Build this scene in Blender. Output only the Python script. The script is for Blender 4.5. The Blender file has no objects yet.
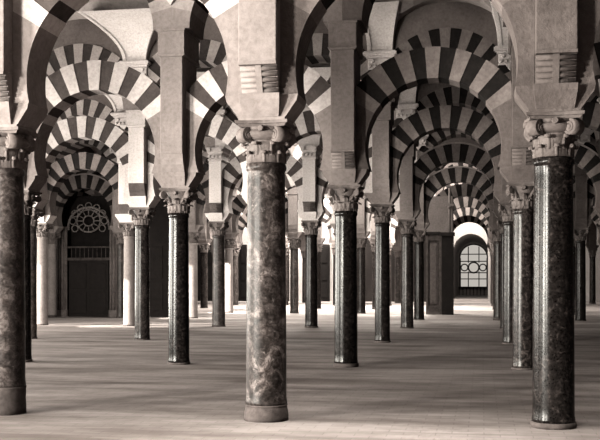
import bpy, bmesh, math, random
from mathutils import Vector, Matrix
PI = math.pi
R = math.radians
scn = bpy.context.scene
C = scn.collection
random.seed(7)

# ------------------------------------------------------------------ materials
def rgb(v, warm=1.0):
    """neutral value v -> the warm brown-grey of an albumen print"""
    k = .55 + .45*max(0, min(1, (.95 - v) / .8))
    k *= warm
    v *= .25                                            # all albedos cut so less bounce light fills the shadows
    return (v, v * (1 - 0.165 * k), v * (1 - 0.205 * k), 1)

def new_mat(name):
    m = bpy.data.materials.new(name); m.use_nodes = True
    nt = m.node_tree; nt.nodes.clear()
    out = nt.nodes.new('ShaderNodeOutputMaterial')
    b = nt.nodes.new('ShaderNodeBsdfPrincipled')
    b.inputs['Specular IOR Level'].default_value = .05
    nt.links.new(b.outputs[0], out.inputs[0])
    return m, nt, b

def coords(nt, scale=(1, 1, 1), rand=True):
    tc = nt.nodes.new('ShaderNodeTexCoord')
    mp = nt.nodes.new('ShaderNodeMapping'); mp.inputs['Scale'].default_value = scale
    nt.links.new(tc.outputs['Object'], mp.inputs['Vector'])
    if rand:
        oi = nt.nodes.new('ShaderNodeObjectInfo')
        mu = nt.nodes.new('ShaderNodeMath'); mu.operation = 'MULTIPLY'; mu.inputs[1].default_value = 40
        nt.links.new(oi.outputs['Random'], mu.inputs[0])
        cx = nt.nodes.new('ShaderNodeCombineXYZ')
        nt.links.new(mu.outputs[0], cx.inputs[0]); nt.links.new(mu.outputs[0], cx.inputs[2])
        nt.links.new(cx.outputs[0], mp.inputs['Location'])
    return mp.outputs['Vector']

def ramp(nt, fac, stops):
    r = nt.nodes.new('ShaderNodeValToRGB')
    while len(r.color_ramp.elements) < len(stops): r.color_ramp.elements.new(0.5)
    for e, (p, c) in zip(r.color_ramp.elements, stops):
        e.position = p; e.color = c
    nt.links.new(fac, r.inputs[0])
    return r.outputs[0]

def noise(nt, vec, scale, detail=5, rough=.6, dist=0):
    n = nt.nodes.new('ShaderNodeTexNoise')
    n.inputs['Scale'].default_value = scale; n.inputs['Detail'].default_value = detail
    n.inputs['Roughness'].default_value = rough; n.inputs['Distortion'].default_value = dist
    nt.links.new(vec, n.inputs['Vector'])
    return n.outputs['Fac']

def mix(nt, f, a, b, mode='MIX'):
    m = nt.nodes.new('ShaderNodeMix'); m.data_type = 'RGBA'; m.blend_type = mode
    for s, v in ((0, f), (6, a), (7, b)):
        if isinstance(v, (int, float)): m.inputs[s].default_value = v
        elif isinstance(v, tuple): m.inputs[s].default_value = v
        else: nt.links.new(v, m.inputs[s])
    return m.outputs[2]

def bump(nt, b, h, strength=.3, dist=.02):
    bp = nt.nodes.new('ShaderNodeBump'); bp.inputs['Strength'].default_value = strength
    bp.inputs['Distance'].default_value = dist
    nt.links.new(h, bp.inputs['Height']); nt.links.new(bp.outputs[0], b.inputs['Normal'])

def stone(name, lo, hi, scale=2.2, rough=.85, fine=14, bs=.35, warm=1.0):
    m, nt, b = new_mat(name)
    v = coords(nt)
    n1 = noise(nt, v, scale, 6, .65, .4)
    n2 = noise(nt, v, fine, 4, .7)
    c1 = ramp(nt, n1, [(.32, rgb(lo, warm)), (.68, rgb(hi, warm))])
    c2 = ramp(nt, n2, [(.3, (.72, .71, .70, 1)), (.6, (1, 1, 1, 1))])
    nt.links.new(mix(nt, 1.0, c1, c2, 'MULTIPLY'), b.inputs['Base Color'])
    b.inputs['Roughness'].default_value = rough
    bump(nt, b, n2, bs)
    return m

def marble(name, dark, mid, light, rough=.32, patch=5.0, cut=.55, spec=.10):
    """polished veined marble: dark ground, clouds and pale flecks"""
    m, nt, b = new_mat(name)
    v = coords(nt)
    n1 = noise(nt, v, patch, 7, .7, 1.6)
    n2 = noise(nt, v, patch * 5, 6, .75, .8)
    n3 = noise(nt, v, 1.3, 3, .5, .3)
    base = ramp(nt, n1, [(.40, rgb(dark * .8)), (cut, rgb(mid)), (.64, rgb(light * 1.5))])
    fl = ramp(nt, n2, [(.42, (.35, .33, .32, 1)), (.56, (1, 1, 1, 1)), (.68, (1.0, 1.0, 1.0, 1))])
    c = mix(nt, 1.0, base, fl, 'MULTIPLY')
    fl2 = ramp(nt, n2, [(.60, (0, 0, 0, 1)), (.70, (1, 1, 1, 1))])
    c = mix(nt, fl2, c, rgb(light * 1.7))
    tone = ramp(nt, n3, [(.35, (.75, .74, .73, 1)), (.65, (1, 1, 1, 1))])
    nt.links.new(mix(nt, 1.0, c, tone, 'MULTIPLY'), b.inputs['Base Color'])
    rr = ramp(nt, n2, [(.3, (rough * .8,) * 3 + (1,)), (.7, (rough * 1.5,) * 3 + (1,))])
    nt.links.new(rr, b.inputs['Roughness'])
    b.inputs['Specular IOR Level'].default_value = spec
    bump(nt, b, n2, .08, .005)
    return m

def floor_mat():
    m, nt, b = new_mat('brick_paving')
    v = coords(nt, rand=False)
    br = nt.nodes.new('ShaderNodeTexBrick')
    br.inputs['Scale'].default_value = 1.0
    br.inputs['Brick Width'].default_value = .34; br.inputs['Row Height'].default_value = .17
    br.inputs['Mortar Size'].default_value = .008; br.inputs['Mortar Smooth'].default_value = .4
    br.inputs['Color1'].default_value = rgb(.66); br.inputs['Color2'].default_value = rgb(.76)
    br.inputs['Mortar'].default_value = rgb(.55)
    nt.links.new(v, br.inputs['Vector'])
    v2 = coords(nt, (.16, .75, 1), rand=False)
    light_streaks = ramp(nt, noise(nt, v2, 1.6, 5, .62, .3), [(.36, (.42, .40, .39, 1)), (.60, (1, 1, 1, 1))])  # bands of light and shade across the paving, painted into its colour
    v3 = coords(nt, rand=False)
    spots = ramp(nt, noise(nt, v3, 3.4, 6, .7), [(.3, (.8, .79, .78, 1)), (.55, (1, 1, 1, 1))])
    c = mix(nt, 1.0, br.outputs['Color'], light_streaks, 'MULTIPLY')
    c = mix(nt, 1.0, c, spots, 'MULTIPLY')
    nt.links.new(c, b.inputs['Base Color'])
    b.inputs['Roughness'].default_value = .62
    bump(nt, b, br.outputs['Fac'], -.25, .01)
    return m

M = {}
M['floor'] = floor_mat()
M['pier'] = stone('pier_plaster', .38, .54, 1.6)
M['pier_mid'] = stone('half_shaded_pier_plaster', .34, .46, 1.7)  # toned-down pier plaster, dimmer light towards the right put into the colour
M['pier_dark'] = stone('shaded_pier_plaster', .14, .24, 1.8, bs=.7)  # darkened copy of the pier plaster, shade painted in for the dim side
M['impost'] = stone('impost_stone', .40, .56, 3)
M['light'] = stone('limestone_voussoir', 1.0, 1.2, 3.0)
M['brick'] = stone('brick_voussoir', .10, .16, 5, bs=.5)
M['light3'] = stone('half_shaded_limestone_voussoir', .55, .75, 3.0)  # half-dimmed copies of limestone and brick, shade of the upper arches painted in
M['brick3'] = stone('half_shaded_brick_voussoir', .05, .09, 5, bs=.5)
M['light2'] = stone('shaded_limestone_voussoir', .24, .38, 2.6)  # dimmed copies of limestone and brick, shade on unlit arches painted in
M['brick2'] = stone('shaded_brick_voussoir', .014, .028, 5, bs=.5)
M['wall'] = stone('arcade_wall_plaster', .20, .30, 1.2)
M['vault'] = stone('vault_plaster', .62, .76, .8, .9, 8, .1)
M['stucco'] = stone('white_stucco', 1.1, 1.3, 1.5, .8, 20, .15)
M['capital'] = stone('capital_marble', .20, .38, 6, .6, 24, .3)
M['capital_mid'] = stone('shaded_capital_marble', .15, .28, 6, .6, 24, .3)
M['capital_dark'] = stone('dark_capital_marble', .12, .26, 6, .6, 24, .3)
M['carved'] = stone('carved_stucco', .9, 1.2, 5, .7, 40, .8)
M['base'] = stone('worn_base_stone', .08, .20, 6)
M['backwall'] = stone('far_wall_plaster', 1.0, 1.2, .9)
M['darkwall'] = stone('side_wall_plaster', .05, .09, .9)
M['wood'] = stone('dark_wood', .018, .035, 6, .9, 30, .3)
M['wood2'] = stone('panel_wood', .03, .05, 5, .8, 30, .3)
M['gilt'] = stone('gilded_lattice', .1, .7, 9, .4, 30, .3)
M['sh_mottled'] = marble('mottled_grey_marble', .07, .15, .29, .32, 3.4, .53, .05)
M['sh_soot'] = marble('nearly_black_marble', .016, .028, .06, .17, 8.0, .56, .07)
M['sh_dark'] = marble('dark_polished_marble', .018, .034, .085, .19, 7.0, .56, .06)
M['sh_fleck'] = marble('flecked_brown_marble', .024, .048, .125, .20, 9.0, .5, .065)
M['sh_pale'] = stone('sunlit_pale_marble', .42, .55, 3, .6)  # lighter shafts where sun falls, part of the sunlight put into the colour
M['sh_plain'] = marble('plain_grey_marble', .08, .12, .18, .35, 3.0, .5)

def emis(name, col, s):
    m = bpy.data.materials.new(name); m.use_nodes = True
    nt = m.node_tree; nt.nodes.clear()
    o = nt.nodes.new('ShaderNodeOutputMaterial'); e = nt.nodes.new('ShaderNodeEmission')
    e.inputs[0].default_value = col; e.inputs[1].default_value = s
    nt.links.new(e.outputs[0], o.inputs[0]); return m
M['sky'] = emis('daylit_window_glass', (1, .93, .84, 1), .26)

# ------------------------------------------------------------------ mesh helpers
def box(bm, x0, x1, y0, y1, z0, z1, mi=0, bev=0):
    ps = [(x0,y0,z0),(x1,y0,z0),(x1,y1,z0),(x0,y1,z0),(x0,y0,z1),(x1,y0,z1),(x1,y1,z1),(x0,y1,z1)]
    vs = [bm.verts.new(p) for p in ps]
    fs = [bm.faces.new([vs[i] for i in f]) for f in ((0,3,2,1),(4,5,6,7),(0,1,5,4),(1,2,6,5),(2,3,7,6),(3,0,4,7))]
    for f in fs: f.material_index = mi
    if bev:
        es = list({e for f in fs for e in f.edges})
        bmesh.ops.bevel(bm, geom=es, offset=bev, segments=2, affect='EDGES', profile=.5)

def frustum(bm, secs, mi=0):
    """secs: list of (z, hx, hy) rectangular sections joined upward"""
    prev = None
    for z, hx, hy in secs:
        vs = [bm.verts.new(p) for p in ((-hx,-hy,z),(hx,-hy,z),(hx,hy,z),(-hx,hy,z))]
        if prev:
            for i in range(4):
                bm.faces.new((prev[i], prev[(i+1)%4], vs[(i+1)%4], vs[i])).material_index = mi
        else: bm.faces.new(vs[::-1]).material_index = mi
        prev = vs
    bm.faces.new(prev).material_index = mi

def lathe(bm, prof, n=40, c=(0,0), cap=True):
    rings = []
    for r, z in prof:
        rings.append([bm.verts.new((c[0]+r*math.cos(2*PI*i/n), c[1]+r*math.sin(2*PI*i/n), z)) for i in range(n)])
    for a, b in zip(rings, rings[1:]):
        for i in range(n):
            f = bm.faces.new((a[i], a[(i+1)%n], b[(i+1)%n], b[i])); f.smooth = True
    if cap:
        bm.faces.new(rings[0][::-1]); bm.faces.new(rings[-1])

def cyl(bm, p0, p1, r, n=14, mi=0, r2=None):
    p0 = Vector(p0); p1 = Vector(p1); d = (p1-p0).normalized()
    a = d.orthogonal().normalized(); b = d.cross(a); r2 = r if r2 is None else r2
    A = [bm.verts.new(p0 + (a*math.cos(2*PI*i/n)+b*math.sin(2*PI*i/n))*r) for i in range(n)]
    B = [bm.verts.new(p1 + (a*math.cos(2*PI*i/n)+b*math.sin(2*PI*i/n))*r2) for i in range(n)]
    for i in range(n):
        f = bm.faces.new((A[i], A[(i+1)%n], B[(i+1)%n], B[i])); f.smooth = True; f.material_index = mi
    bm.faces.new(A[::-1]).material_index = mi; bm.faces.new(B).material_index = mi

def to_mesh(name, bm, mats, norm=True):
    if norm: bmesh.ops.recalc_face_normals(bm, faces=bm.faces)
    me = bpy.data.meshes.new(name); bm.to_mesh(me); bm.free()
    for m in (mats if isinstance(mats, (list, tuple)) else [mats]): me.materials.append(m)
    return me

def link(name, me, parent=None, loc=(0,0,0)):
    o = bpy.data.objects.new(name, me); C.objects.link(o)
    o.location = loc
    if parent is not None: o.parent = parent
    return o

def tag(o, label, cat, group=None):
    o['label'] = label; o['category'] = cat
    if group: o['group'] = group
    return o
def thing(name, label, cat, loc=(0,0,0), group=None):
    o = bpy.data.objects.new(name, None); C.objects.link(o); o.location = loc
    o.empty_display_size = .3
    return tag(o, label, cat, group)
def struct(name, bm, m):
    o = link(name, to_mesh(name, bm, m)); o['kind'] = 'structure'; return o

CACHE = {}
def cached(key, fn):
    if key not in CACHE: CACHE[key] = fn()
    return CACHE[key]

# ------------------------------------------------------------------ the plan of the hall
A = 3.3                                                 # column to column
ROWY = [0.03, 7.44, 14.91, 22.85, 30.13, 37.25]
OX = [.02, -.02, -.05, .02, -.02, .05]
while len(ROWY) < 9: ROWY.append(ROWY[-1] + 7.42); OX.append(0.0)
CAMX, CAMY, EYE, TH, F, Y0 = 2.531, -11.688, 1.6585, .17788, 1013.3, 279.34
def proj(x, y, z):
    dx, dy = x-CAMX, y-CAMY
    d = -math.sin(TH)*dx + math.cos(TH)*dy
    X = math.cos(TH)*dx + math.sin(TH)*dy
    return 300 + F*X/d, Y0 - F*(z-EYE)/d, d

Z_SH = 2.95; Z_CAP = 3.43; Z_IMP = 3.72
DZ = [.07, 0, .19] + [.25]*6                              # the columns further back stand a little taller
SX = [1, 1, 1, 1, .972] + [1]*4
LIFT = [-.07, .06] + [.05]*7
def row_par(j):
    return dict(zb=5.92, zs=6.45) if j < 2 else dict(zb=5.76, zs=6.22)

# ------------------------------------------------------------------ column parts
def m_shaft(r, bh, mat, dz=0):
    def f():
        Z_SH = 2.95 + dz
        bm = bmesh.new(); n = 26
        prof = [(r*1.035, bh), (r*1.035, bh+.03), (r, bh+.07)]
        for i in range(1, n+1):
            t = i/n
            prof.append((r*(1 - .085*t + .012*math.sin(PI*t)), bh+.07+(Z_SH-.10-bh-.07)*t))
        prof += [(r*.925, Z_SH-.09), (r*.985, Z_SH-.075), (r*1.0, Z_SH-.05), (r*.985, Z_SH-.025), (r*.93, Z_SH)]
        lathe(bm, prof, 48)
        return to_mesh('shaft', bm, M[mat])
    return cached(('shaft', r, bh, mat, dz), f)

def m_base(r, bh):
    def f():
        bm = bmesh.new()
        if bh > .15:
            fl = 1.10 if bh < .3 else 1.045
            prof = [(r*fl, 0), (r*fl, bh*.25), (r*(fl-.02), bh*.5), (r*1.035, bh*.8), (r*1.02, bh*.88), (r*1.05, bh*.92), (r*1.05, bh)]
        else:
            prof = [(r*1.06, 0), (r*1.10, bh*.35), (r*1.10, bh*.7), (r*1.05, bh)]
        lathe(bm, prof, 44)
        return to_mesh('base', bm, M['base'])
    return cached(('base', r, bh), f)

def leaf(bm, ang, r0, z0, h, w, curl, mi=0, lobes=3, thick=.012):
    """an acanthus leaf: a curved, ribbed, thickened blade whose tip rolls outward"""
    n = 8; k = 6
    front = []; back = []
    ca, sa = math.cos(ang), math.sin(ang)
    for i in range(n+1):
        t = i/n
        z = z0 + h*(math.sin(min(t, .84)/.84*PI/2) - max(0, t-.84)*1.3)
        rr = r0 + curl*(t**3.2)
        ww = w*(.72 + .34*math.sin(PI*min(1, t*1.05)))*(1 - .62*max(0, t-.6)/.4)
        ww *= (1 + .13*math.sin(t*PI*2*lobes)) if lobes >= 1 else max(.12, 1 - .95*t**1.4)
        rowf = []; rowb = []
        for q in range(k+1):
            s = q/k*2-1
            u = s*ww/2
            rad = rr + .016*math.cos(s*PI*1.5)*(1-t*.3) - .22*abs(s)**2*ww*.4
            for off, dst in ((0, rowb), (thick+.006, rowf)):
                rx = rad+off
                dst.append(bm.verts.new((ca*rx - sa*u, sa*rx + ca*u, z)))
        front.append(rowf); back.append(rowb)
    for i in range(n):
        for q in range(k):
            for g, rev in ((front, False), (back, True)):
                vs = [g[i][q], g[i][q+1], g[i+1][q+1], g[i+1][q]]
                fc = bm.faces.new(vs[::-1] if rev else vs); fc.smooth = True
    for i in range(n):
        for q, sg in ((0, 1), (k, -1)):
            bm.faces.new((back[i][q], front[i][q], front[i+1][q], back[i+1][q]))
    for q in range(k):
        bm.faces.new((front[n][q], front[n][q+1], back[n][q+1], back[n][q]))
        bm.faces.new((front[0][q], front[0][q+1], back[0][q+1], back[0][q]))

def m_bell(r, kind, mat):
    def f():
        bm = bmesh.new()
        h = Z_CAP - Z_SH - .07
        rt = r*.92
        lathe(bm, [(rt, 0), (rt*.99, h*.35), (rt*1.06, h*.7), (rt*1.25, h*.95), (rt*1.28, h)], 32)
        if kind == 'leafy':
            for i in range(8): leaf(bm, 2*PI*i/8 + PI/8, rt*.98, .0, h*.42, r*.74, r*.40)
            for i in range(8): leaf(bm, 2*PI*i/8, rt*.99, h*.10, h*.60, r*.62, r*.52)
            for i in range(8):                                   # stalks rising to the volutes
                a = PI/4 + (i//2)*PI/2 + (.22 if i % 2 else -.22)
                a2 = PI/4 + (i//2)*PI/2
                cyl(bm, (rt*1.1*math.cos(a), rt*1.1*math.sin(a), h*.5), (r*1.45*math.cos(a2), r*1.45*math.sin(a2), h*.92), .022, 8, r2=.03)
        else:
            for tier, (z0, hh, out, off) in enumerate(((0, .30, .17, .1), (.20, .36, .24, .1+PI/8))):
                for i in range(8):
                    a = 2*PI*i/8 + off; ca, sa = math.cos(a), math.sin(a)
                    leaf(bm, a, rt*.96, h*z0, h*hh, r*.52, r*out, lobes=.5, thick=.006)
                    rr = rt*.96 + r*out + .012; zz = h*(z0+hh*.93)
                    cyl(bm, (rr*ca-sa*.034, rr*sa+ca*.034, zz), (rr*ca+sa*.034, rr*sa-ca*.034, zz), .020, 10)
            lathe(bm, [(rt*1.02, h*.62), (rt*1.20, h*.67), (rt*1.36, h*.75), (rt*1.38, h*.83), (rt*1.22, h*.92)], 32)
        # small rosette in the middle of each side
        for i in range(4):
            a = i*PI/2; rr = r*1.28
            p = Vector((rr*math.cos(a), rr*math.sin(a), h*.93)); d = Vector((math.cos(a), math.sin(a), 0))
            cyl(bm, p-d*.05, p+d*.035, .045, 10, r2=.03)
        return to_mesh('capital', bm, M[mat])
    return cached(('bell', r, kind, mat), f)

def m_volute(r, kind, mat):
    """a scroll: a tapering spiral ribbon swept sideways, set on the diagonal"""
    def f():
        bm = bmesh.new()
        big = kind != 'leafy'
        R0 = .084 if big else .068; w = .15 if big else .07
        pts = []
        turns = 2.1; n = 40
        for i in range(n+1):
            t = i/n; a = PI*.5 - t*turns*2*PI; rad = R0*(1-.80*t)
            pts.append((rad*math.cos(a), rad*math.sin(a), rad*.30+.006))
        # ribbon along the spiral (x outward, z up), width along y
        prev = None
        for i, (px, pz, th) in enumerate(pts):
            a = PI*.5 - i/n*turns*2*PI
            nx, nz = math.cos(a), math.sin(a)
            ww = w*(1+.25*i/n)
            vs = [bm.verts.new((px+nx*th*.5*s1, s2*ww/2, pz+nz*th*.5*s1)) for s1, s2 in ((1,-1),(1,1),(-1,1),(-1,-1))]
            if prev:
                for q in range(4):
                    fc = bm.faces.new((prev[q], prev[(q+1)%4], vs[(q+1)%4], vs[q])); fc.smooth = q in (0, 2)
            else: bm.faces.new(vs[::-1])
            prev = vs
        bm.faces.new(prev)
        cyl(bm, (0, -w*.64, 0), (0, w*.64, 0), R0*.34, 12)
        cyl(bm, (0, -w*.46, 0), (0, w*.46, 0), R0*.80, 16)
        return to_mesh('volute', bm, M[mat])
    return cached(('vol', kind, mat), f)

def m_abacus(r, mat):
    def f():
        bm = bmesh.new(); n = 10
        def ring(z, s):
            out = []
            for k in range(4):
                a0 = PI/4 + k*PI/2; a1 = a0 + PI/2
                c0 = Vector((math.cos(a0), math.sin(a0)))*.44*s; c1 = Vector((math.cos(a1), math.sin(a1)))*.44*s
                mid = (c0+c1)/2
                for i in range(n):
                    t = i/n; p = c0.lerp(c1, t); p -= mid.normalized()*.05*math.sin(PI*t)
                    out.append(bm.verts.new((p.x, p.y, z)))
            return out
        rs = [ring(0, .86), ring(.03, .92), ring(.035, .99), ring(.07, 1.0)]
        for a, b in zip(rs, rs[1:]):
            for i in range(len(a)): bm.faces.new((a[i], a[(i+1)%len(a)], b[(i+1)%len(a)], b[i]))
        bm.faces.new(rs[0][::-1]); bm.faces.new(rs[-1])
        return to_mesh('abacus', bm, M[mat])
    return cached(('abacus', mat), f)

def column(x, y, r, bh, shaft, kind, capm, label, full=True, group='columns of the hall', dz=0):
    t = thing('column', label, 'column', (x, y, 0), group)
    link('base', m_base(r, bh), t)
    link('shaft', m_shaft(r, bh, shaft, dz), t)
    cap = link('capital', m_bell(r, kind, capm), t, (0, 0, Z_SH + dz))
    link('abacus', m_abacus(r, capm), cap, (0, 0, Z_CAP - Z_SH - .07))
    if full:
        h = Z_CAP - Z_SH - .07
        for i in range(4):
            a = PI/4 + i*PI/2; rr = .285 if kind != 'leafy' else .335
            v = link('volute', m_volute(r, kind, capm), cap, (rr*math.cos(a), rr*math.sin(a), h - (.10 if kind != 'leafy' else .07)))
            v.rotation_euler = (0, 0, a)
    return t

# ------------------------------------------------------------------ pier parts
PH = .22; PD = .50; BH = .28; YH = .27
def m_impost(mat):
    def f():
        bm = bmesh.new()
        box(bm, -.275, .275, -.275, .275, Z_CAP, Z_CAP+.035)
        frustum(bm, [(Z_CAP+.035, .28, .262), (Z_CAP+.22, .415, YH+.012), (Z_IMP, .43, YH+.012)])
        frustum(bm, [(Z_CAP+.035, .205, .285), (Z_CAP+.22, PH+.012, .385), (Z_IMP, PH+.012, .40)])
        return to_mesh('impost_block', bm, M[mat])
    return cached(('impost', mat), f)
def m_corbel(kind, mat):
    def f():
        bm = bmesh.new(); z0, z1 = Z_IMP, Z_IMP+.34
        if kind == 'rolls':
            frustum(bm, [(z0, PH-.004, .30), (z1-.04, PH-.004, PD-.07), (z1, PH-.004, PD-.03)])
            for s in (-1, 1):
                for k in range(5):
                    z = z0+.035+k*.06; yy = s*(.318+.026*k)
                    cyl(bm, (-PH+.006, yy, z), (PH-.006, yy, z), .029, 12)
                for k in range(3):
                    pass
                # the flat band down the middle of the rolls
                vs = []
                for zz, yo in ((z0, .347), (z1-.02, .470)):
                    for xx, d in ((-.035, 0), (.035, 0)):
                        vs.append((xx, s*yo, zz)); vs.append((xx, s*(yo-.09), zz))
                v = [bm.verts.new(p) for p in vs]
                for f_ in ((0,2,6,4),(1,3,7,5),(0,1,5,4),(2,3,7,6),(0,1,3,2),(4,5,7,6)): bm.faces.new([v[i] for i in f_])
                box(bm, -PH, PH, min(s*.40, s*.515), max(s*.40, s*.515), z1-.035, z1)
        else:
            frustum(bm, [(z0, PH, .37), (z0+.13, PH, .43), (z0+.135, PH, .44), (z1, PH, PD)])
        return to_mesh('roll_corbel', bm, M[mat])
    return cached(('corbel', kind, mat), f)
def m_pier(zb, mat, dz):
    def f():
        bm = bmesh.new(); box(bm, -PH, PH, -PD, PD, Z_IMP+.34+dz, zb, 0, .012)
        return to_mesh('pier_shaft', bm, M[mat])
    return cached(('pier', zb, mat, dz), f)
def m_block(zb, zs, mat, carved):
    def f():
        bm = bmesh.new()
        if carved:
            frustum(bm, [(zb, PH+.02, PD+.02), (zb+.05, PH+.04, PD+.04), (zb+.08, PH+.01, PD+.01), (zb+.22, PH+.0, PD+.0), (zb+.30, PH+.06, PD+.06), (zs-.06, PH+.07, PD+.07), (zs-.05, PH+.1, PD+.08), (zs, PH+.1, PD+.08)])
            for s in (-1, 1):
                for k in range(4):
                    xx = -.2+k*.133
                    cyl(bm, (xx, s*(PD+.02), zb+.15), (xx, s*(PD+.09), zb+.15), .05, 10)
                for k in (-1, 1):
                    cyl(bm, (k*.2, s*(PD+.03), zb+.36), (k*.2, s*(PD+.13), zb+.36), .065, 12)
        else:
            frustum(bm, [(zb, PH+.015, PD+.01), (zb+.03, BH-.01, PD+.04), (zb+.05, BH-.01, PD+.04), (zb+.055, BH-.02, PD+.02), (zs-.05, BH-.02, PD+.02), (zs-.045, BH, PD+.04), (zs, BH, PD+.04)])
        return to_mesh('cornice_block', bm, M[mat])
    return cached(('block', zb, zs, mat, carved), f)

def pier(j, x, y, mat, kind, label, carved=False, group='piers above the columns'):
    p = row_par(j)
    t = thing('pier', label, 'pier', (x, y, Z_CAP + DZ[j]), group)
    low = (0, 0, -Z_CAP); dz = (0, 0, -Z_CAP - DZ[j])
    link('impost_block', m_impost(mat), t, low)
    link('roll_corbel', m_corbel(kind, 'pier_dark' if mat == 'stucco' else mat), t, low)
    link('pier_shaft', m_pier(p['zb'], mat, DZ[j]), t, dz)
    link('cornice_block', m_block(p['zb'], p['zs'], 'carved' if carved else mat, carved), t, dz)
    return t

# ------------------------------------------------------------------ arches
def arc_arch(bm, R1, R2f, zc, yh, a0, a1, nv, first_light, base=None, yoff=.012):
    """voussoirs from angle a0 to a1; R2f(angle) is the outer radius; material 0 pale, 1 brick"""
    sub = 3
    for i in range(nv):
        lightv = (i % 2 == 0) == first_light
        mi = 0 if lightv else 1
        yy = yh if lightv else yh - yoff
        r1 = R1 if lightv else R1 + yoff*.8
        b0 = a0+(a1-a0)*i/nv; b1 = a0+(a1-a0)*(i+1)/nv
        ring = []
        for s in range(sub+1):
            a = b0+(b1-b0)*s/sub; c, sn = math.cos(a), math.sin(a); r2 = R2f(a) - (0 if lightv else .006)
            ring.append([bm.verts.new(p) for p in ((r1*c, -yy, zc+r1*sn), (r2*c, -yy, zc+r2*sn), (r2*c, yy, zc+r2*sn), (r1*c, yy, zc+r1*sn))])
        for p, q in zip(ring, ring[1:]):
            for k in range(4): bm.faces.new((p[k], p[(k+1)%4], q[(k+1)%4], q[k])).material_index = mi
        bm.faces.new(ring[0]).material_index = mi; bm.faces.new(ring[-1][::-1]).material_index = mi

ZC = 4.07; RI = 1.25; RO = 1.83; XE = A/2 - PH - .002; YH = .27
def m_lower(nv, ml, mb, rim, lift, white=False):
    def f():
        ZC = 4.07 + lift
        bm = bmesh.new()
        step = R(9.2)
        a0 = PI/2 - step*nv/2; a1 = PI - a0
        def r2(a):
            c = abs(math.cos(a)); return min(RO, XE/c) if c > 1e-6 else RO
        arc_arch(bm, RI, r2, ZC, YH, a0, a1, nv, (nv//2) % 2 == 0)
        al = math.asin((Z_IMP - ZC)/RI); n = 14
        for s in (1, -1):                                        # plain springers under the striped ring
            ring = []
            for k in range(n+1):
                a = al + (a0-al)*k/n
                xi, zi = RI*math.cos(a), ZC+RI*math.sin(a)
                ro = r2(a) if a > 0 else XE/math.cos(a)
                xo, zo = ro*math.cos(a), max(Z_IMP, ZC+ro*math.sin(a))
                ring.append([bm.verts.new(p) for p in ((s*xi, -YH, zi), (s*xo, -YH, zo), (s*xo, YH, zo), (s*xi, YH, zi))])
            for p, q in zip(ring, ring[1:]):
                for k in range(4): bm.faces.new((p[k], p[(k+1)%4], q[(k+1)%4], q[k])).material_index = 2
            bm.faces.new(ring[0]).material_index = 2; bm.faces.new(ring[-1]).material_index = 2
        if rim:                                                  # thin plastered edge band along the back of the arch
            n = 40; ring = []
            for k in range(n+1):
                a = R(46) + R(88)*k/n; c, sn = math.cos(a), math.sin(a)
                ring.append([bm.verts.new(p) for p in (((RO)*c, -YH-.015, ZC+RO*sn), ((RO+.05)*c, -YH-.015, ZC+(RO+.05)*sn), ((RO+.05)*c, YH+.015, ZC+(RO+.05)*sn), ((RO)*c, YH+.015, ZC+(RO)*sn))])
            for p, q in zip(ring, ring[1:]):
                for k in range(4): bm.faces.new((p[k], p[(k+1)%4], q[(k+1)%4], q[k])).material_index = 3
            bm.faces.new(ring[0]).material_index = 3; bm.faces.new(ring[-1]).material_index = 3
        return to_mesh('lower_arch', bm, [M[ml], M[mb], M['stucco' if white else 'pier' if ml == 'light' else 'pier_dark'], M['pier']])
    return cached(('lower', nv, ml, mb, rim, lift, white), f)

Z_TOP = 9.6
def m_upper(zs, ml, mb, white=False):
    def f():
        bm = bmesh.new(); Ri = 1.29; Ro = 1.86; xe = A/2 - .001; yh = PD - .02
        def r2(a):
            c = abs(math.cos(a)); return min(Ro, xe/c) if c > 1e-6 else Ro
        nv = 17; a0 = R(14); a1 = PI-a0
        arc_arch(bm, Ri, r2, zs, yh+.02, a0, a1, nv, True)
        for s in (1, -1):
            ring = []; n = 5
            for k in range(n+1):
                a = a0*k/n; xi, zi = Ri*math.cos(a), zs+Ri*math.sin(a)
                ro = xe/math.cos(a); xo, zo = xe, zs+ro*math.sin(a)
                ring.append([bm.verts.new(p) for p in ((s*xi, -yh-.02, zi), (s*xo, -yh-.02, zo), (s*xo, yh+.02, zo), (s*xi, yh+.02, zi))])
            for p, q in zip(ring, ring[1:]):
                for k in range(4): bm.faces.new((p[k], p[(k+1)%4], q[(k+1)%4], q[k])).material_index = 2
            bm.faces.new(ring[0]).material_index = 2; bm.faces.new(ring[-1]).material_index = 2
        # the wall over the ring
        pts = []
        n = 32
        for k in range(n+1):
            a = a0 + (a1-a0)*k/n; r = r2(a); pts.append((r*math.cos(a), zs+r*math.sin(a)))
        for (xa, za), (xb, zb_) in zip(pts, pts[1:]):
            if abs(xa-xb) < 1e-5: continue
            vs = [bm.verts.new(p) for p in ((xa,-yh,za),(xb,-yh,zb_),(xb,-yh,Z_TOP),(xa,-yh,Z_TOP),(xa,yh,za),(xb,yh,zb_),(xb,yh,Z_TOP),(xa,yh,Z_TOP))]
            for f_ in ((0,1,2,3),(4,5,6,7),(3,2,6,7),(0,1,5,4)): bm.faces.new([vs[i] for i in f_]).material_index = 3
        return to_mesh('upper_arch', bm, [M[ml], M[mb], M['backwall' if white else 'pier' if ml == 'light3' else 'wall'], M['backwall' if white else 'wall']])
    return cached(('upper', zs, ml, mb, white), f)

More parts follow.
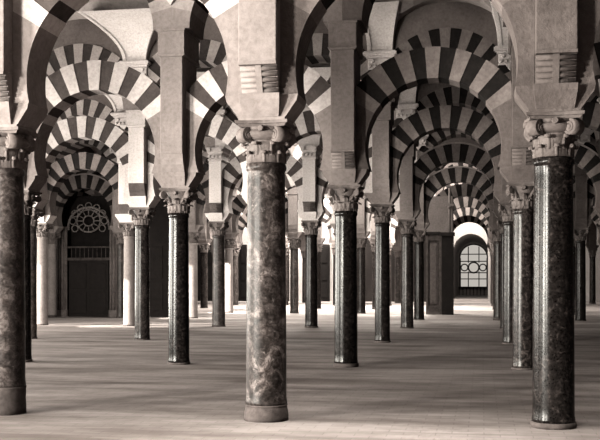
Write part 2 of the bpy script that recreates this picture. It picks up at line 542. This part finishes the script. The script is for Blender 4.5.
# ------------------------------------------------------------------ stucco brackets carrying the vault
ZL = 7.45
def bracket(x, y, side, label, wide=False):
    """side=-1: on the face of the wall towards the camera"""
    t = thing('vault_bracket', label, 'bracket', (x, y + side*PD, ZL), 'stucco vault brackets')
    def led():
        bm = bmesh.new()
        for (w, d, z0, z1) in ((.36, .16, -.10, -.05), (.40, .22, -.05, -.02), (.43, .27, -.02, .03), (.40, .23, .03, .06)):
            box(bm, -w, w, -d, .0, z0, z1)
        return to_mesh('ledge', bm, M['stucco'])
    def orn():
        bm = bmesh.new()
        box(bm, -.32, .32, -.07, 0, -.38, -.10, 0, .01)
        for k in range(5):
            cyl(bm, (-.26+.13*k, -.05, -.30), (-.26+.13*k, -.13, -.30), .05, 10, r2=.03)
        for s in (-1, 1):
            cyl(bm, (s*.2, -.04, -.17), (s*.2, -.12, -.17), .06, 12, r2=.04)
        frustumv = [(-.14,-.02,-.38),(.14,-.02,-.38),(0,-.02,-.56),(-.14,-.11,-.38),(.14,-.11,-.38),(0,-.05,-.56)]
        v = [bm.verts.new(p) for p in frustumv]
        for f_ in ((0,1,2),(3,4,5),(0,1,4,3),(1,2,5,4),(2,0,3,5)): bm.faces.new([v[i] for i in f_])
        return to_mesh('ornament', bm, M['stucco'])
    FW, FD = (.85, 1.1) if wide else (.22, .62)
    def pil():
        bm = bmesh.new()
        def sec(z, w, d): return [bm.verts.new(p) for p in ((-w,-d,z),(w,-d,z),(w,0,z),(-w,0,z))]
        n = 8; prev = sec(.06, .33, .12)
        for k in range(1, n+1):
            tt = k/n; q = sec(.06+1.1*tt, .33+FW*tt**2, .12+FD*tt**2.2)
            for i in range(4): bm.faces.new((prev[i], prev[(i+1)%4], q[(i+1)%4], q[i]))
            prev = q
        # raised frame of the panel
        for s in (-1, 1):
            pv = None
            for k in range(n+1):
                tt = k/n; w = .33+FW*tt**2; d = .12+FD*tt**2.2; z = .06+1.1*tt
                q = [bm.verts.new(p) for p in ((s*(w-.10), -d-.03, z), (s*(w-.01), -d-.03, z), (s*(w-.01), -d+.02, z), (s*(w-.10), -d+.02, z))]
                if pv:
                    for i in range(4): bm.faces.new((pv[i], pv[(i+1)%4], q[(i+1)%4], q[i]))
                pv = q
        return to_mesh('pilaster', bm, M['stucco'])
    for nm, fn in (('ledge', led), ('ornament', orn), ('pilaster', pil)):
        link(nm, cached((nm, wide), fn), t)
    if side > 0: t.rotation_euler = (0, 0, PI)
    return t

# ------------------------------------------------------------------ which bays to build
def grange(j):
    y = ROWY[j]
    lo = -5; hi = 4
    if j >= 4: lo, hi = -7, 3
    return lo, hi
ORD = ['front', 'second', 'third', 'fourth', 'fifth', 'sixth', 'seventh', 'eighth', 'ninth', 'tenth', 'eleventh', 'twelfth', 'thirteenth']

# radius, base height, shaft, capital kind, capital material, label
HERO = {
 (0,-1): (.235, .34, 'sh_plain', 'composite', 'capital', 'brownish marble column cut off by the left edge, front row'),
 (0, 0): (.240, .19, 'sh_mottled', 'composite', 'capital', 'large mottled marble column in the centre foreground with scrolled capital'),
 (0, 1): (.232, .065, 'sh_dark', 'composite', 'capital_mid', 'large dark flecked marble column in the right foreground with scrolled capital'),
 (1,-2): (.20, .05, 'sh_dark', 'leafy', 'capital_dark', 'dark column just right of the column cut off by the left edge'),
 (1,-1): (.205, .04, 'sh_soot', 'leafy', 'capital', 'polished dark column with leafy capital, first left of the big central column'),
 (1, 0): (.222, .075, 'sh_soot', 'leafy', 'capital', 'polished dark column with bright vertical sheen, first right of the central column'),
 (1, 1): (.20, .04, 'sh_fleck', 'leafy', 'capital_dark', 'dark flecked column just left of the large right foreground column'),
 (2,-2): (.205, .03, 'sh_fleck', 'leafy', 'capital', 'veined dark column standing just right of a sunlit white column'),
 (2,-3): (.20, .03, 'sh_plain', 'leafy', 'capital', 'dark column sliver, second right of the column cut off by the left edge'),
 (2, 0): (.20, .05, 'sh_dark', 'leafy', 'capital_dark', 'glossy dark column next to the right of the tall dark one with bright vertical sheen'),
 (2, 1): (.20, .04, 'sh_dark', 'leafy', 'capital_dark', 'dark column third along the line receding from the large right foreground column'),
 (3,-2): (.225, .03, 'sh_plain', 'leafy', 'capital', 'grey column under a carved pier, left of the big central column'),
 (3,-3): (.20, .03, 'sh_pale', 'leafy', 'capital', 'sunlit white column right of the dark chapel screen, touching a veined dark column'),
 (3,-4): (.20, .03, 'sh_pale', 'leafy', 'capital', 'pale sunlit column at far left, seen just right of two dark columns'),
 (3,-1): (.215, .05, 'sh_dark', 'leafy', 'capital', 'dark column under a carved pier, between the central column and the tall right one'),
 (3, 0): (.215, .03, 'sh_fleck', 'leafy', 'capital_dark', 'brown column second to the left of the dark panelled wall pier'),
 (3, 1): (.20, .03, 'sh_dark', 'leafy', 'capital_dark', 'dark column fourth along the line receding from the large right foreground column'),
}
def col_spec(j, g):
    if (j, g) in HERO: return HERO[(j, g)]
    rnd = random.Random(j*37+g*11+5)
    sh = rnd.choice(['sh_fleck', 'sh_dark', 'sh_plain'])
    if j in (4, 5) and g in (-3, -4, -5): sh = 'sh_pale' if (j+g) % 2 else 'sh_plain'
    if j == 4 and g == -3: sh = 'sh_pale'
    if j == 5 and g == -3: sh = 'sh_pale'
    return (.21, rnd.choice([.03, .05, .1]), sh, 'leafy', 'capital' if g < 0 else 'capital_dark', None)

NUM = ['leftmost', 'second from left', 'third from left', 'fourth from left', 'fifth from left', 'sixth from left', 'seventh from left', 'eighth from left', 'ninth from left', 'tenth from left', 'eleventh from left']
SKIP = set()
SKIP.add((5, 0))                                        # a masonry pier stands here instead
REG = []
# which of them the photo shows, in each row from left to right
VIS = {
  'column': {0: [-1, 0, 1], 1: [-2, -1, 0, 1], 2: [-3, -2, 0, 1], 3: [-4, -3, -2, -1, 0, 1, 2], 4: [-5, -4, -3, -1, 0, 1, 2], 5: [-3, -2, -1, 2], 6: [-4, -2, -1, 1], 7: [-4, -3, -2, -1, 1], 8: [-5, -3, -1, 1, 3]},
  'pier': {0: [-1, 0, 1], 1: [-2, -1, 0, 1], 2: [-3, -2, -1, 0, 1], 3: [-4, -3, -2, -1, 0, 1, 2], 4: [-5, -4, -3, -1, 0, 1, 2], 5: [-5, -3, -2, -1], 6: [-4, -2, -1, 1], 7: [-4, -3, -2, -1, 1], 8: [-5, -3, -1, 1, 3]},
  'lower': {0: [-1, 0, 1], 1: [-2, -1, 0, 1], 2: [-3, -2, -1, 0, 1], 3: [-4, -3, -2, -1, 0, 1], 4: [-5, -3, -2, -1, 0, 1, 2], 5: [-6, -3, -2, -1, 0], 6: [-4, -2, 0, 2], 7: [-4, -3, -1, 0, 2], 8: [-4, 0, 2]},
  'bracket': {1: [-1], 2: [-2, -1, 0, 1], 3: [-3, -2, -1, 0, 2], 4: [-4, 0, 2]},
  'upper': {1: [-2, -1, 0], 2: [-3, -2, -1, 0, 1], 3: [-4, -3, -2, -1, 0, 1], 4: [-5, -3, -1, 0, 2], 5: [-6, -5, -4, -3, -2, 0, 2], 6: [-7, -6, 0], 7: [-4, -3, 0]},
}
def seen(kind, j, g):
    """is it in the photo, and which one from the left is it in its row"""
    row = VIS.get(kind, {}).get(j, [])
    return (row.index(g), len(row)) if g in row else None
def place_words(kind, j, g):
    k, n = seen(kind, j, g)
    if n == 1: return 'the only one visible there'
    if k == n-1: return 'rightmost in view'
    return NUM[min(k, 10)] + ' in view'
def wanted(kind, j, g, x, y):
    if seen(kind, j, g): return True
    if kind == 'bracket': return False
    px = proj(x, y, 3)[0]
    return j < 3 or -70 < px < 670
STONE = {'sh_pale': 'pale', 'sh_dark': 'dark', 'sh_fleck': 'flecked brown', 'sh_plain': 'plain grey', 'sh_mottled': 'mottled'}
PIERW = {'pier': 'light plastered', 'pier_mid': 'half-shaded plastered', 'pier_dark': 'shaded plastered', 'stucco': 'whitewashed'}
for j in range(len(ROWY)):
    lo, hi = grange(j)
    y = ROWY[j]
    par = row_par(j)
    for g in range(lo, hi+1):
        x = g*A*SX[j] + OX[j]
        r, bh, sh, kd, cm, lab = col_spec(j, g)
        if (j, g) in SKIP: continue
        if wanted('column', j, g, x, y):
            if not seen('column', j, g):
                lab = 'marble column out of the picture or hidden behind nearer columns'
            elif lab is None:
                lab = '%s marble column in the %s row of columns, %s' % (STONE[sh], ORD[j], place_words('column', j, g))
            REG.append(('column', j, g, column(x, y, r, bh, sh, kd, cm, lab, full=j < 5, dz=DZ[j])))
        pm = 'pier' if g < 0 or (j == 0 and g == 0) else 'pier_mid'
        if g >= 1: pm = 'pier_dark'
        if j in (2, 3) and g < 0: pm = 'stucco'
        carved = j == 3 and g in (-2, -1)
        if wanted('pier', j, g, x, y):
            if seen('pier', j, g):
                lab = '%s pier%s above the %s row of columns, %s' % (PIERW[pm], ' with carved head' if carved else '', ORD[j], place_words('pier', j, g))
            else: lab = 'plastered pier out of the picture or hidden behind nearer masonry'
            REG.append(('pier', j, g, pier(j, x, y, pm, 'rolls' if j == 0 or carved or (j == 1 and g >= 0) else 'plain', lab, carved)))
        if j in (1, 2, 3, 4) and wanted('bracket', j, g, x, y):
            REG.append(('bracket', j, g, bracket(x, y, -1, 'white stucco vault bracket on the %s row of piers, %s' % (ORD[j], place_words('bracket', j, g)), wide=g < 0)))
    for g in range(lo, hi):
        x = (g+.5)*A*SX[j] + OX[j]
        left = g < 0
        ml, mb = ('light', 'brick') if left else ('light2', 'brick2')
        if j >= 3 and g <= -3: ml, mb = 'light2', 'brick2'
        if wanted('lower', j, g, x, y):
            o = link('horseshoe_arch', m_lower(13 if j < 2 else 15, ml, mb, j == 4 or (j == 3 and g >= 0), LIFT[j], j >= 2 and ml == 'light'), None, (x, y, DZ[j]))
            if seen('lower', j, g):
                lab = '%s striped lower horseshoe arch in the %s arcade, %s' % ('bright' if ml == 'light' else 'dark', ORD[j], place_words('lower', j, g))
            else: lab = 'striped horseshoe arch out of the picture or hidden behind nearer arches'
            tag(o, lab, 'arch', 'striped lower arches'); REG.append(('lower', j, g, o))
        if wanted('upper', j, g, x, y):
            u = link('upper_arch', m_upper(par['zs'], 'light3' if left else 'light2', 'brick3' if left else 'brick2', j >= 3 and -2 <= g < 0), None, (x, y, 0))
            if seen('upper', j, g):
                lab = 'shaded striped upper arch and wall over the %s arcade, %s' % (ORD[j], place_words('upper', j, g))
            else: lab = 'striped upper arch out of the picture or hidden behind nearer arches'
            tag(u, lab, 'arch', 'striped upper arches'); REG.append(('upper', j, g, u))

# ------------------------------------------------------------------ floor, ceiling, walls
bm = bmesh.new(); box(bm, -26, 16, -18, 104, -.3, 0); struct('floor', bm, M['floor'])

def vault():
    ys = [-7.4] + ROWY
    nx, ny = 12, 20
    for a in range(len(ys)-1):
        bm = bmesh.new()
        if a == 0: lo, hi = -6, 5
        else:
            l0, h0 = grange(a-1); lo, hi = l0, h0
        y0 = ys[a]+(PD-.02 if a else 0); y1 = ys[a+1]-PD+.02
        for g in range(lo, hi):
            x0 = g*A
            grid = []
            for i in range(nx+1):
                u = 2*i/nx-1; rowv = []
                for k in range(ny+1):
                    v = 2*k/ny-1
                    v = math.sin(v*PI/2)
                    z1 = ZL + 2.05*math.sqrt(max(0, 1-v*v))
                    z2 = ZL + 1.30*math.sqrt(max(0, 1-(u*.985)**2))
                    rowv.append(bm.verts.new((x0+(u+1)*A/2, (y0+y1)/2+v*(y1-y0)/2, max(z1, z2))))
                grid.append(rowv)
            for i in range(nx):
                for k in range(ny):
                    f = bm.faces.new((grid[i][k], grid[i+1][k], grid[i+1][k+1], grid[i][k+1])); f.smooth = False
        struct('ceiling', bm, M['vault'])
vault()
bm = bmesh.new(); box(bm, -26, 16, -18, 104, 9.62, 9.9); o = struct('trim_1', bm, M['vault'])

def wall_with_doors(name, x, y0, y1, doors, mat, th=.6, h=9.6):
    bm = bmesh.new(); cur = y0
    for a, b, top in doors:
        box(bm, x-th, x, cur, a, 0, h); box(bm, x-th, x, a, b, top, h); cur = b
    box(bm, x-th, x, cur, y1, 0, h)
    return struct(name, bm, mat)
LX = -17.2
DOORS = [(-14.5, -9.5, 5), (-6.0, -1.6, 5), (1.5, 6.0, 5), (9.0, 13.4, 5), (17, 21, 5), (23.6, 27.4, 5)]
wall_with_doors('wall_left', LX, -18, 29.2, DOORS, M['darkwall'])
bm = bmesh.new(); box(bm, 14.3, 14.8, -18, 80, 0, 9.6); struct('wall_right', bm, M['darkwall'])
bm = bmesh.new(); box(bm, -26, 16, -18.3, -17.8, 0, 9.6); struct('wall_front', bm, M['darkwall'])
# far wall of the middle part of the hall
YB = ROWY[8]+4
bm = bmesh.new(); box(bm, -26, -7, YB, YB+.5, 0, 9.6); struct('wall_back', bm, M['backwall'])
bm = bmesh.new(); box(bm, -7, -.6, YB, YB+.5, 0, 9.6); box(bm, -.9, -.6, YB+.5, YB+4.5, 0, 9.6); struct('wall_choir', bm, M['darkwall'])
for k_, (x_, w_) in enumerate(((-18.4, .8), (-15.6, .65), (-12.6, .8), (-9.4, .7))):
    t = thing('far_door', 'tall dark door in the bright far wall, %s of four' % ('leftmost', 'second from left', 'third from left', 'rightmost')[k_], 'door', (x_, YB, 0), 'doors in the far wall')
    bm = bmesh.new(); box(bm, -w_, w_, -.12, 0, 0, 4.3, 0, .02); link('frame', to_mesh('frame', bm, M['wood2']), t)
    for s_ in (-1, 1):
        bm = bmesh.new(); box(bm, min(0, s_*(w_-.12)), max(0, s_*(w_-.12)), -.17, -.12, .05, 4.1)
        for z_ in (.3, 1.6, 2.9): box(bm, min(s_*.1, s_*(w_-.22)), max(s_*.1, s_*(w_-.22)), -.2, -.17, z_, z_+1.05, 0, .01)
        link('leaf', to_mesh('leaf', bm, M['wood']), t)

# ---- the panelled masonry pier that replaces a column in the sixth row
def wall_pier():
    t = thing('wall_pier', 'broad dark wall pier with a tall panelled door, right of the middle of the hall', 'pier', (.55, ROWY[5], 0))
    bm = bmesh.new(); box(bm, -.62, .62, -.5, .5, 0, 5.6, 0, .02); link('masonry', to_mesh('masonry', bm, M['pier_mid']), t)
    bm = bmesh.new(); box(bm, -.64, .10, -.62, -.5, 0, 3.75)
    for (x0, x1, z0, z1) in ((-.64, -.52, 0, 3.75), (-.02, .10, 0, 3.75), (-.52, -.02, 3.5, 3.75), (-.52, -.02, 0, .4)):
        box(bm, x0, x1, -.68, -.62, z0, z1, 0, .01)
    pn = link('door', to_mesh('door', bm, M['base']), t)
    for z0, z1 in ((.5, 3.35),):
        bm = bmesh.new()
        box(bm, -.45, -.09, -.655, -.62, z0, z1, 0, .012); box(bm, -.39, -.15, -.675, -.65, z0+.08, z1-.08, 0, .012)
        link('panel', to_mesh('panel', bm, M['capital_mid']), pn)
    bm = bmesh.new(); box(bm, .12, .66, -1.05, -.5, 0, 3.7, 0, .015); link('buttress', to_mesh('buttress', bm, M['wood']), t)
    bm = bmesh.new(); box(bm, .06, .72, -1.12, -.5, 3.7, 3.86, 0, .015); box(bm, -.68, .06, -.74, -.5, 3.76, 3.9, 0, .015)
    link('cornice', to_mesh('cornice', bm, M['wood2']), t)
wall_pier()
t = thing('slender_post', 'slender pale post with a small crossbar on top of the dark panelled pier', 'post', (1.02, ROWY[5]-.75, 3.86))
bm = bmesh.new(); cyl(bm, (0,0,0), (0,0,2.1), .055, 12); link('shaft', to_mesh('shaft', bm, M['pier']), t)
bm = bmesh.new(); box(bm, -.20, .20, -.08, .08, 1.25, 1.36); lathe(bm, [(.06,1.1),(.12,1.2),(.12,1.25)], 12); link('crossbar', to_mesh('crossbar', bm, M['pier']), t)

# ---- the chapel screen at the left
def chapel():
    yc = ROWY[4]+.75
    t = thing('chapel_screen', 'dark panelled chapel screen with openwork tympanum behind the left columns', 'screen', (-14.75, yc, 0))
    for x0, x1 in ((-4.6, -1.75), (1.75, 4.6)):
        bm = bmesh.new(); box(bm, x0, x1, 0, .2, 0, 3.35)
        for q in range(3):
            w_ = (x1-x0)/3
            for z0, z1 in ((.3, 1.5), (1.7, 3.1)): box(bm, x0+w_*q+.12, x0+w_*(q+1)-.12, -.04, 0, z0, z1, 0, .015)
        link('side_panelling', to_mesh('side_panelling', bm, M['wood']), t)
    for s in (-1, 1):                                              # bundles of slender shafts beside the opening
        bm = bmesh.new(); xa, xb = min(s*.98, s*1.6)+.1, max(s*.98, s*1.6)+.1
        for k in range(4): cyl(bm, (s*(1.08+.13*k)+.1, -.05, .3), (s*(1.08+.13*k)+.1, -.05, 3.9), .045+.012*(k % 2), 10)
        box(bm, xa, xb, -.12, .05, 0, .3); box(bm, xa, xb, -.14, .05, 3.85, 4.0); box(bm, xa+.02, xb-.02, -.05, .02, .3, 3.85)
        link('shaft_bundle', to_mesh('shaft_bundle', bm, M['capital']), t)
    for s in (-1, 1):                                              # door leaves
        bm = bmesh.new(); x0, x1 = (min(0, s*.92)+.1, max(0, s*.92)+.1)
        box(bm, x0, x1, .0, .06, 0, 2.5)
        for z0, z1 in ((.15, 1.1), (1.25, 2.35)):
            box(bm, x0+.1, x1-.1, -.035, .0, z0, z1, 0, .015)
        link('door_leaf', to_mesh('door_leaf', bm, M['wood2']), t)
    bm = bmesh.new(); box(bm, -.9, 1.1, -.06, .08, 2.5, 2.62); box(bm, -.9, 1.1, -.05, .07, 3.05, 3.12)
    for k in range(9): cyl(bm, (-.7+.2*k, 0, 2.62), (-.7+.2*k, 0, 3.05), .018, 8)
    link('transom', to_mesh('transom', bm, M['base']), t)
    bm = bmesh.new()                                               # openwork head: rings, rays and a lobed rim
    cz = 4.0
    n = 36
    for rad, th in ((.95, .05), (.55, .035), (.25, .03)):
        for k in range(n):
            a = 2*PI*k/n; b = 2*PI*(k+1)/n
            if rad > .9 and (a > PI+.02): continue
            cyl(bm, (.1+rad*math.cos(a), 0, cz+.25*(rad<.9)+rad*math.sin(a)*.9), (.1+rad*math.cos(b), 0, cz+.25*(rad<.9)+rad*math.sin(b)*.9), th, 8)
    for k in range(12):
        a = 2*PI*k/12; cyl(bm, (.1+.25*math.cos(a), 0, cz+.25+.22*math.sin(a)), (.1+.55*math.cos(a), 0, cz+.25+.5*math.sin(a)), .022, 6)
        lx, lz = .1+.74*math.cos(a), cz+.25+.66*math.sin(a)
        if lz > 3.7:
            for q in range(10):
                c0, c1 = 2*PI*q/10, 2*PI*(q+1)/10
                cyl(bm, (lx+.15*math.cos(c0), 0, lz+.15*math.sin(c0)), (lx+.15*math.cos(c1), 0, lz+.15*math.sin(c1)), .024, 6)
    link('tympanum', to_mesh('tympanum', bm, M['gilt']), t)
    bm = bmesh.new(); box(bm, -1.75, 1.75, .5, .6, 0, 5.4); box(bm, -4.6, -1.75, .05, .2, 3.35, 5.4); box(bm, 1.75, 4.6, .05, .2, 3.35, 5.4)
    link('backing', to_mesh('backing', bm, M['wood']), t)
chapel()

# ---- the vaulted passage and window at the far end of the right-hand view
XC = 1.65
def arch_wall(bm, xa, xb, y0, y1, hw, zs, ztop, n=28, floor0=0, mi=0):
    """a wall with a round-headed opening of half width hw springing at zs"""
    box(bm, xa, XC-hw, y0, y1, floor0, ztop, mi); box(bm, XC+hw, xb, y0, y1, floor0, ztop, mi)
    for k in range(n):
        a, b = PI*k/n, PI*(k+1)/n
        p = [(XC+hw*math.cos(a), zs+hw*math.sin(a)), (XC+hw*math.cos(b), zs+hw*math.sin(b))]
        q = [(p[0][0], ztop), (p[1][0], ztop)]
        v = [bm.verts.new((x, y, z)) for y in (y0, y1) for x, z in (p[0], p[1], q[1], q[0])]
        for f_ in ((0,1,2,3),(4,5,6,7),(0,1,5,4),(2,3,7,6)): bm.faces.new([v[i] for i in f_]).material_index = mi
YW = ROWY[-1]+8; YE = 96
bm = bmesh.new(); arch_wall(bm, -.6, 14.3, YW, YW+.5, 1.32, 3.85, 9.6); struct('wall_passage', bm, M['backwall'])
bm = bmesh.new(); arch_wall(bm, -6, 10, YE, YE+.5, 1.5, 3.9, 9.6, floor0=0); box(bm, XC-1.5, XC+1.5, YE, YE+.5, 0, .9)
struct('wall_far', bm, M['wall'])
bm = bmesh.new(); n = 20                                            # brown barrel vault in front of the window
ya, yb = YW+.5, YE
for rr, side in ((1.72, 0),):
    prev = None
    for k in range(n+1):
        a = PI*k/n
        q = [bm.verts.new((XC+r_*math.cos(a), y, 3.9+r_*math.sin(a))) for r_, y in ((1.6, ya), (1.6, yb), (1.9, yb), (1.9, ya))]
        if prev:
            for i in range(4): bm.faces.new((prev[i], prev[(i+1)%4], q[(i+1)%4], q[i]))
        prev = q
box(bm, XC-1.9, XC-1.6, ya, yb, 0, 3.9); box(bm, XC+1.6, XC+1.9, ya, yb, 0, 3.9)
struct('ceiling_passage', bm, M['pier'])
# window with roundels
wt = bpy.data.objects.new('window_1', None); C.objects.link(wt); wt.location = (XC, YE+.25, 0); wt['kind'] = 'structure'
bm = bmesh.new(); box(bm, -1.5, 1.5, .12, .16, .9, 3.9)
n = 28; cv = [bm.verts.new((1.5*math.cos(PI*k/n), .14, 3.9+1.5*math.sin(PI*k/n))) for k in range(n+1)]; bm.faces.new(cv)
link('window_glass', to_mesh('window_glass', bm, M['sky']), wt)
bm = bmesh.new()
def ringb(cx, cz, r, th, a0=0, a1=2*PI, n=28):
    for k in range(n):
        a, b = a0+(a1-a0)*k/n, a0+(a1-a0)*(k+1)/n
        cyl(bm, (cx+r*math.cos(a), 0, cz+r*math.sin(a)), (cx+r*math.cos(b), 0, cz+r*math.sin(b)), th, 6)
ringb(0, 3.9, 1.45, .09, 0, PI); ringb(0, 2.9, .55, .09); ringb(-.95, 2.9, .35, .07); ringb(.95, 2.9, .35, .07)
for x in (-1.42, 1.42): box(bm, x-.1, x+.1, -.05, .05, .9, 3.9)
for x in (-.55, .55): box(bm, x-.05, x+.05, -.05, .05, .9, 2.5); box(bm, x-.05, x+.05, -.05, .05, 3.4, 5.1)
for z in (1.7, 2.35, 3.55, 4.3): box(bm, -1.45, 1.45, -.05, .05, z-.05, z+.05)
link('window_tracery', to_mesh('window_tracery', bm, M['wood']), wt)
t = thing('bench', 'dark low railing bench across the far end below the window', 'bench', (XC, YE-1.2, 0))
bm = bmesh.new(); box(bm, -1.55, 1.55, -.2, .2, .78, .9); link('rail', to_mesh('rail', bm, M['wood']), t)
bm = bmesh.new()
for k in range(9): box(bm, -1.44+.36*k-.05, -1.44+.36*k+.05, -.1, .1, 0, .78)
link('balusters', to_mesh('balusters', bm, M['wood']), t)

# ------------------------------------------------------------------ camera
cam = bpy.data.cameras.new('camera'); co = bpy.data.objects.new('camera', cam); C.objects.link(co)
co.location = (CAMX, CAMY, EYE); co.rotation_euler = (PI/2, 0, TH)
cam.sensor_width = 36; cam.lens = F*36/600; cam.shift_y = (Y0-220)/600
cam.clip_end = 300
scn.camera = co

VAULT_FILLS = [(-8.2, 41, 2600), (-4.9, 33.5, 1500), (-1.6, 41, 2600), (-8.2, 48, 7000), (-1.6, 48, 4500), (-4.9, 26.2, 900), (-11.5, 61.5, 3000), (-8.2, 61.5, 1800), (1.65, 63.5, 1500)]  # added fill lamps under the closed vault, which has no openings
# ------------------------------------------------------------------ light
w = bpy.data.worlds.new('world'); scn.world = w; w.use_nodes = True
w.node_tree.nodes['Background'].inputs[0].default_value = (1, .9, .8, 1)
w.node_tree.nodes['Background'].inputs[1].default_value = .0
def area(name, loc, target, sx, sy, power, spread=180):
    l = bpy.data.lights.new(name, 'AREA'); l.shape = 'RECTANGLE'; l.size = sx; l.size_y = sy
    l.energy = power; l.color = (1, .955, .86); l.spread = R(spread)
    o = bpy.data.objects.new(name, l); C.objects.link(o); o.location = loc
    o.rotation_euler = (Vector(target)-Vector(loc)).to_track_quat('-Z', 'Y').to_euler()
    return o
for k, (a, b, top) in enumerate(DOORS):
    pw = [7500, 1300, 2200, 1800, 1300, 150][k]
    area('door_light', (LX+.1, (a+b)/2, 2.5), (LX+5, (a+b)/2+(3.5 if k == 0 else 1.0), 2.8), (b-a)*(.5 if k == 0 else 1), 4.2, pw, 150)
area('front_door_light', (-12.5, -17.4, 3.6), (-2, 2, 3.0), 3.0, 3.4, 12500)
for (x, y, p) in VAULT_FILLS:
    area('vault_fill', (x, y, 9.3), (x+.6, y+1.6, 0), 2.0, 2.6, p)

def beam(name, loc, target, power, ang):
    """a shaft of sun through a side door"""
    l = bpy.data.lights.new(name, 'SPOT'); l.energy = power; l.color = (1, .955, .86)
    l.spot_size = R(ang); l.spot_blend = .06; l.shadow_soft_size = .06
    o = bpy.data.objects.new(name, l); C.objects.link(o); o.location = loc
    o.rotation_euler = (Vector(target)-Vector(loc)).to_track_quat('-Z', 'Y').to_euler()
beam('sun_beam', (LX+.2, 17.6, 3.6), (-9.9, 22.7, .4), 26000, 15)
beam('sun_beam', (LX+.2, 20.6, 3.6), (-13.1, 22.85, 1.0), 6000, 24)
beam('sun_beam', (LX+.2, 24.6, 3.8), (-9.9, 30.0, .9), 26000, 17)
beam('sun_beam', (-13.5, 33.0, 3.8), (-9.9, 37.2, 1.0), 20000, 26)
area('passage_fill', (XC, YW+1.2, 4.4), (XC, 96, 3.0), 1.6, .8, 1500, 175)  # added lamp inside the passage to brighten its barrel vault
l_ = area('vault_fill', (1.5, -5.5, 9.3), (1.5, -5.5, 0), 3, 2.4, 1700, 70)  # added fill lamp to brighten the nearest strip of floor

vs = scn.view_settings
vs.view_transform = 'Standard'; vs.look = 'None'; vs.gamma = 1; vs.use_curve_mapping = False
vs.exposure = 1.0
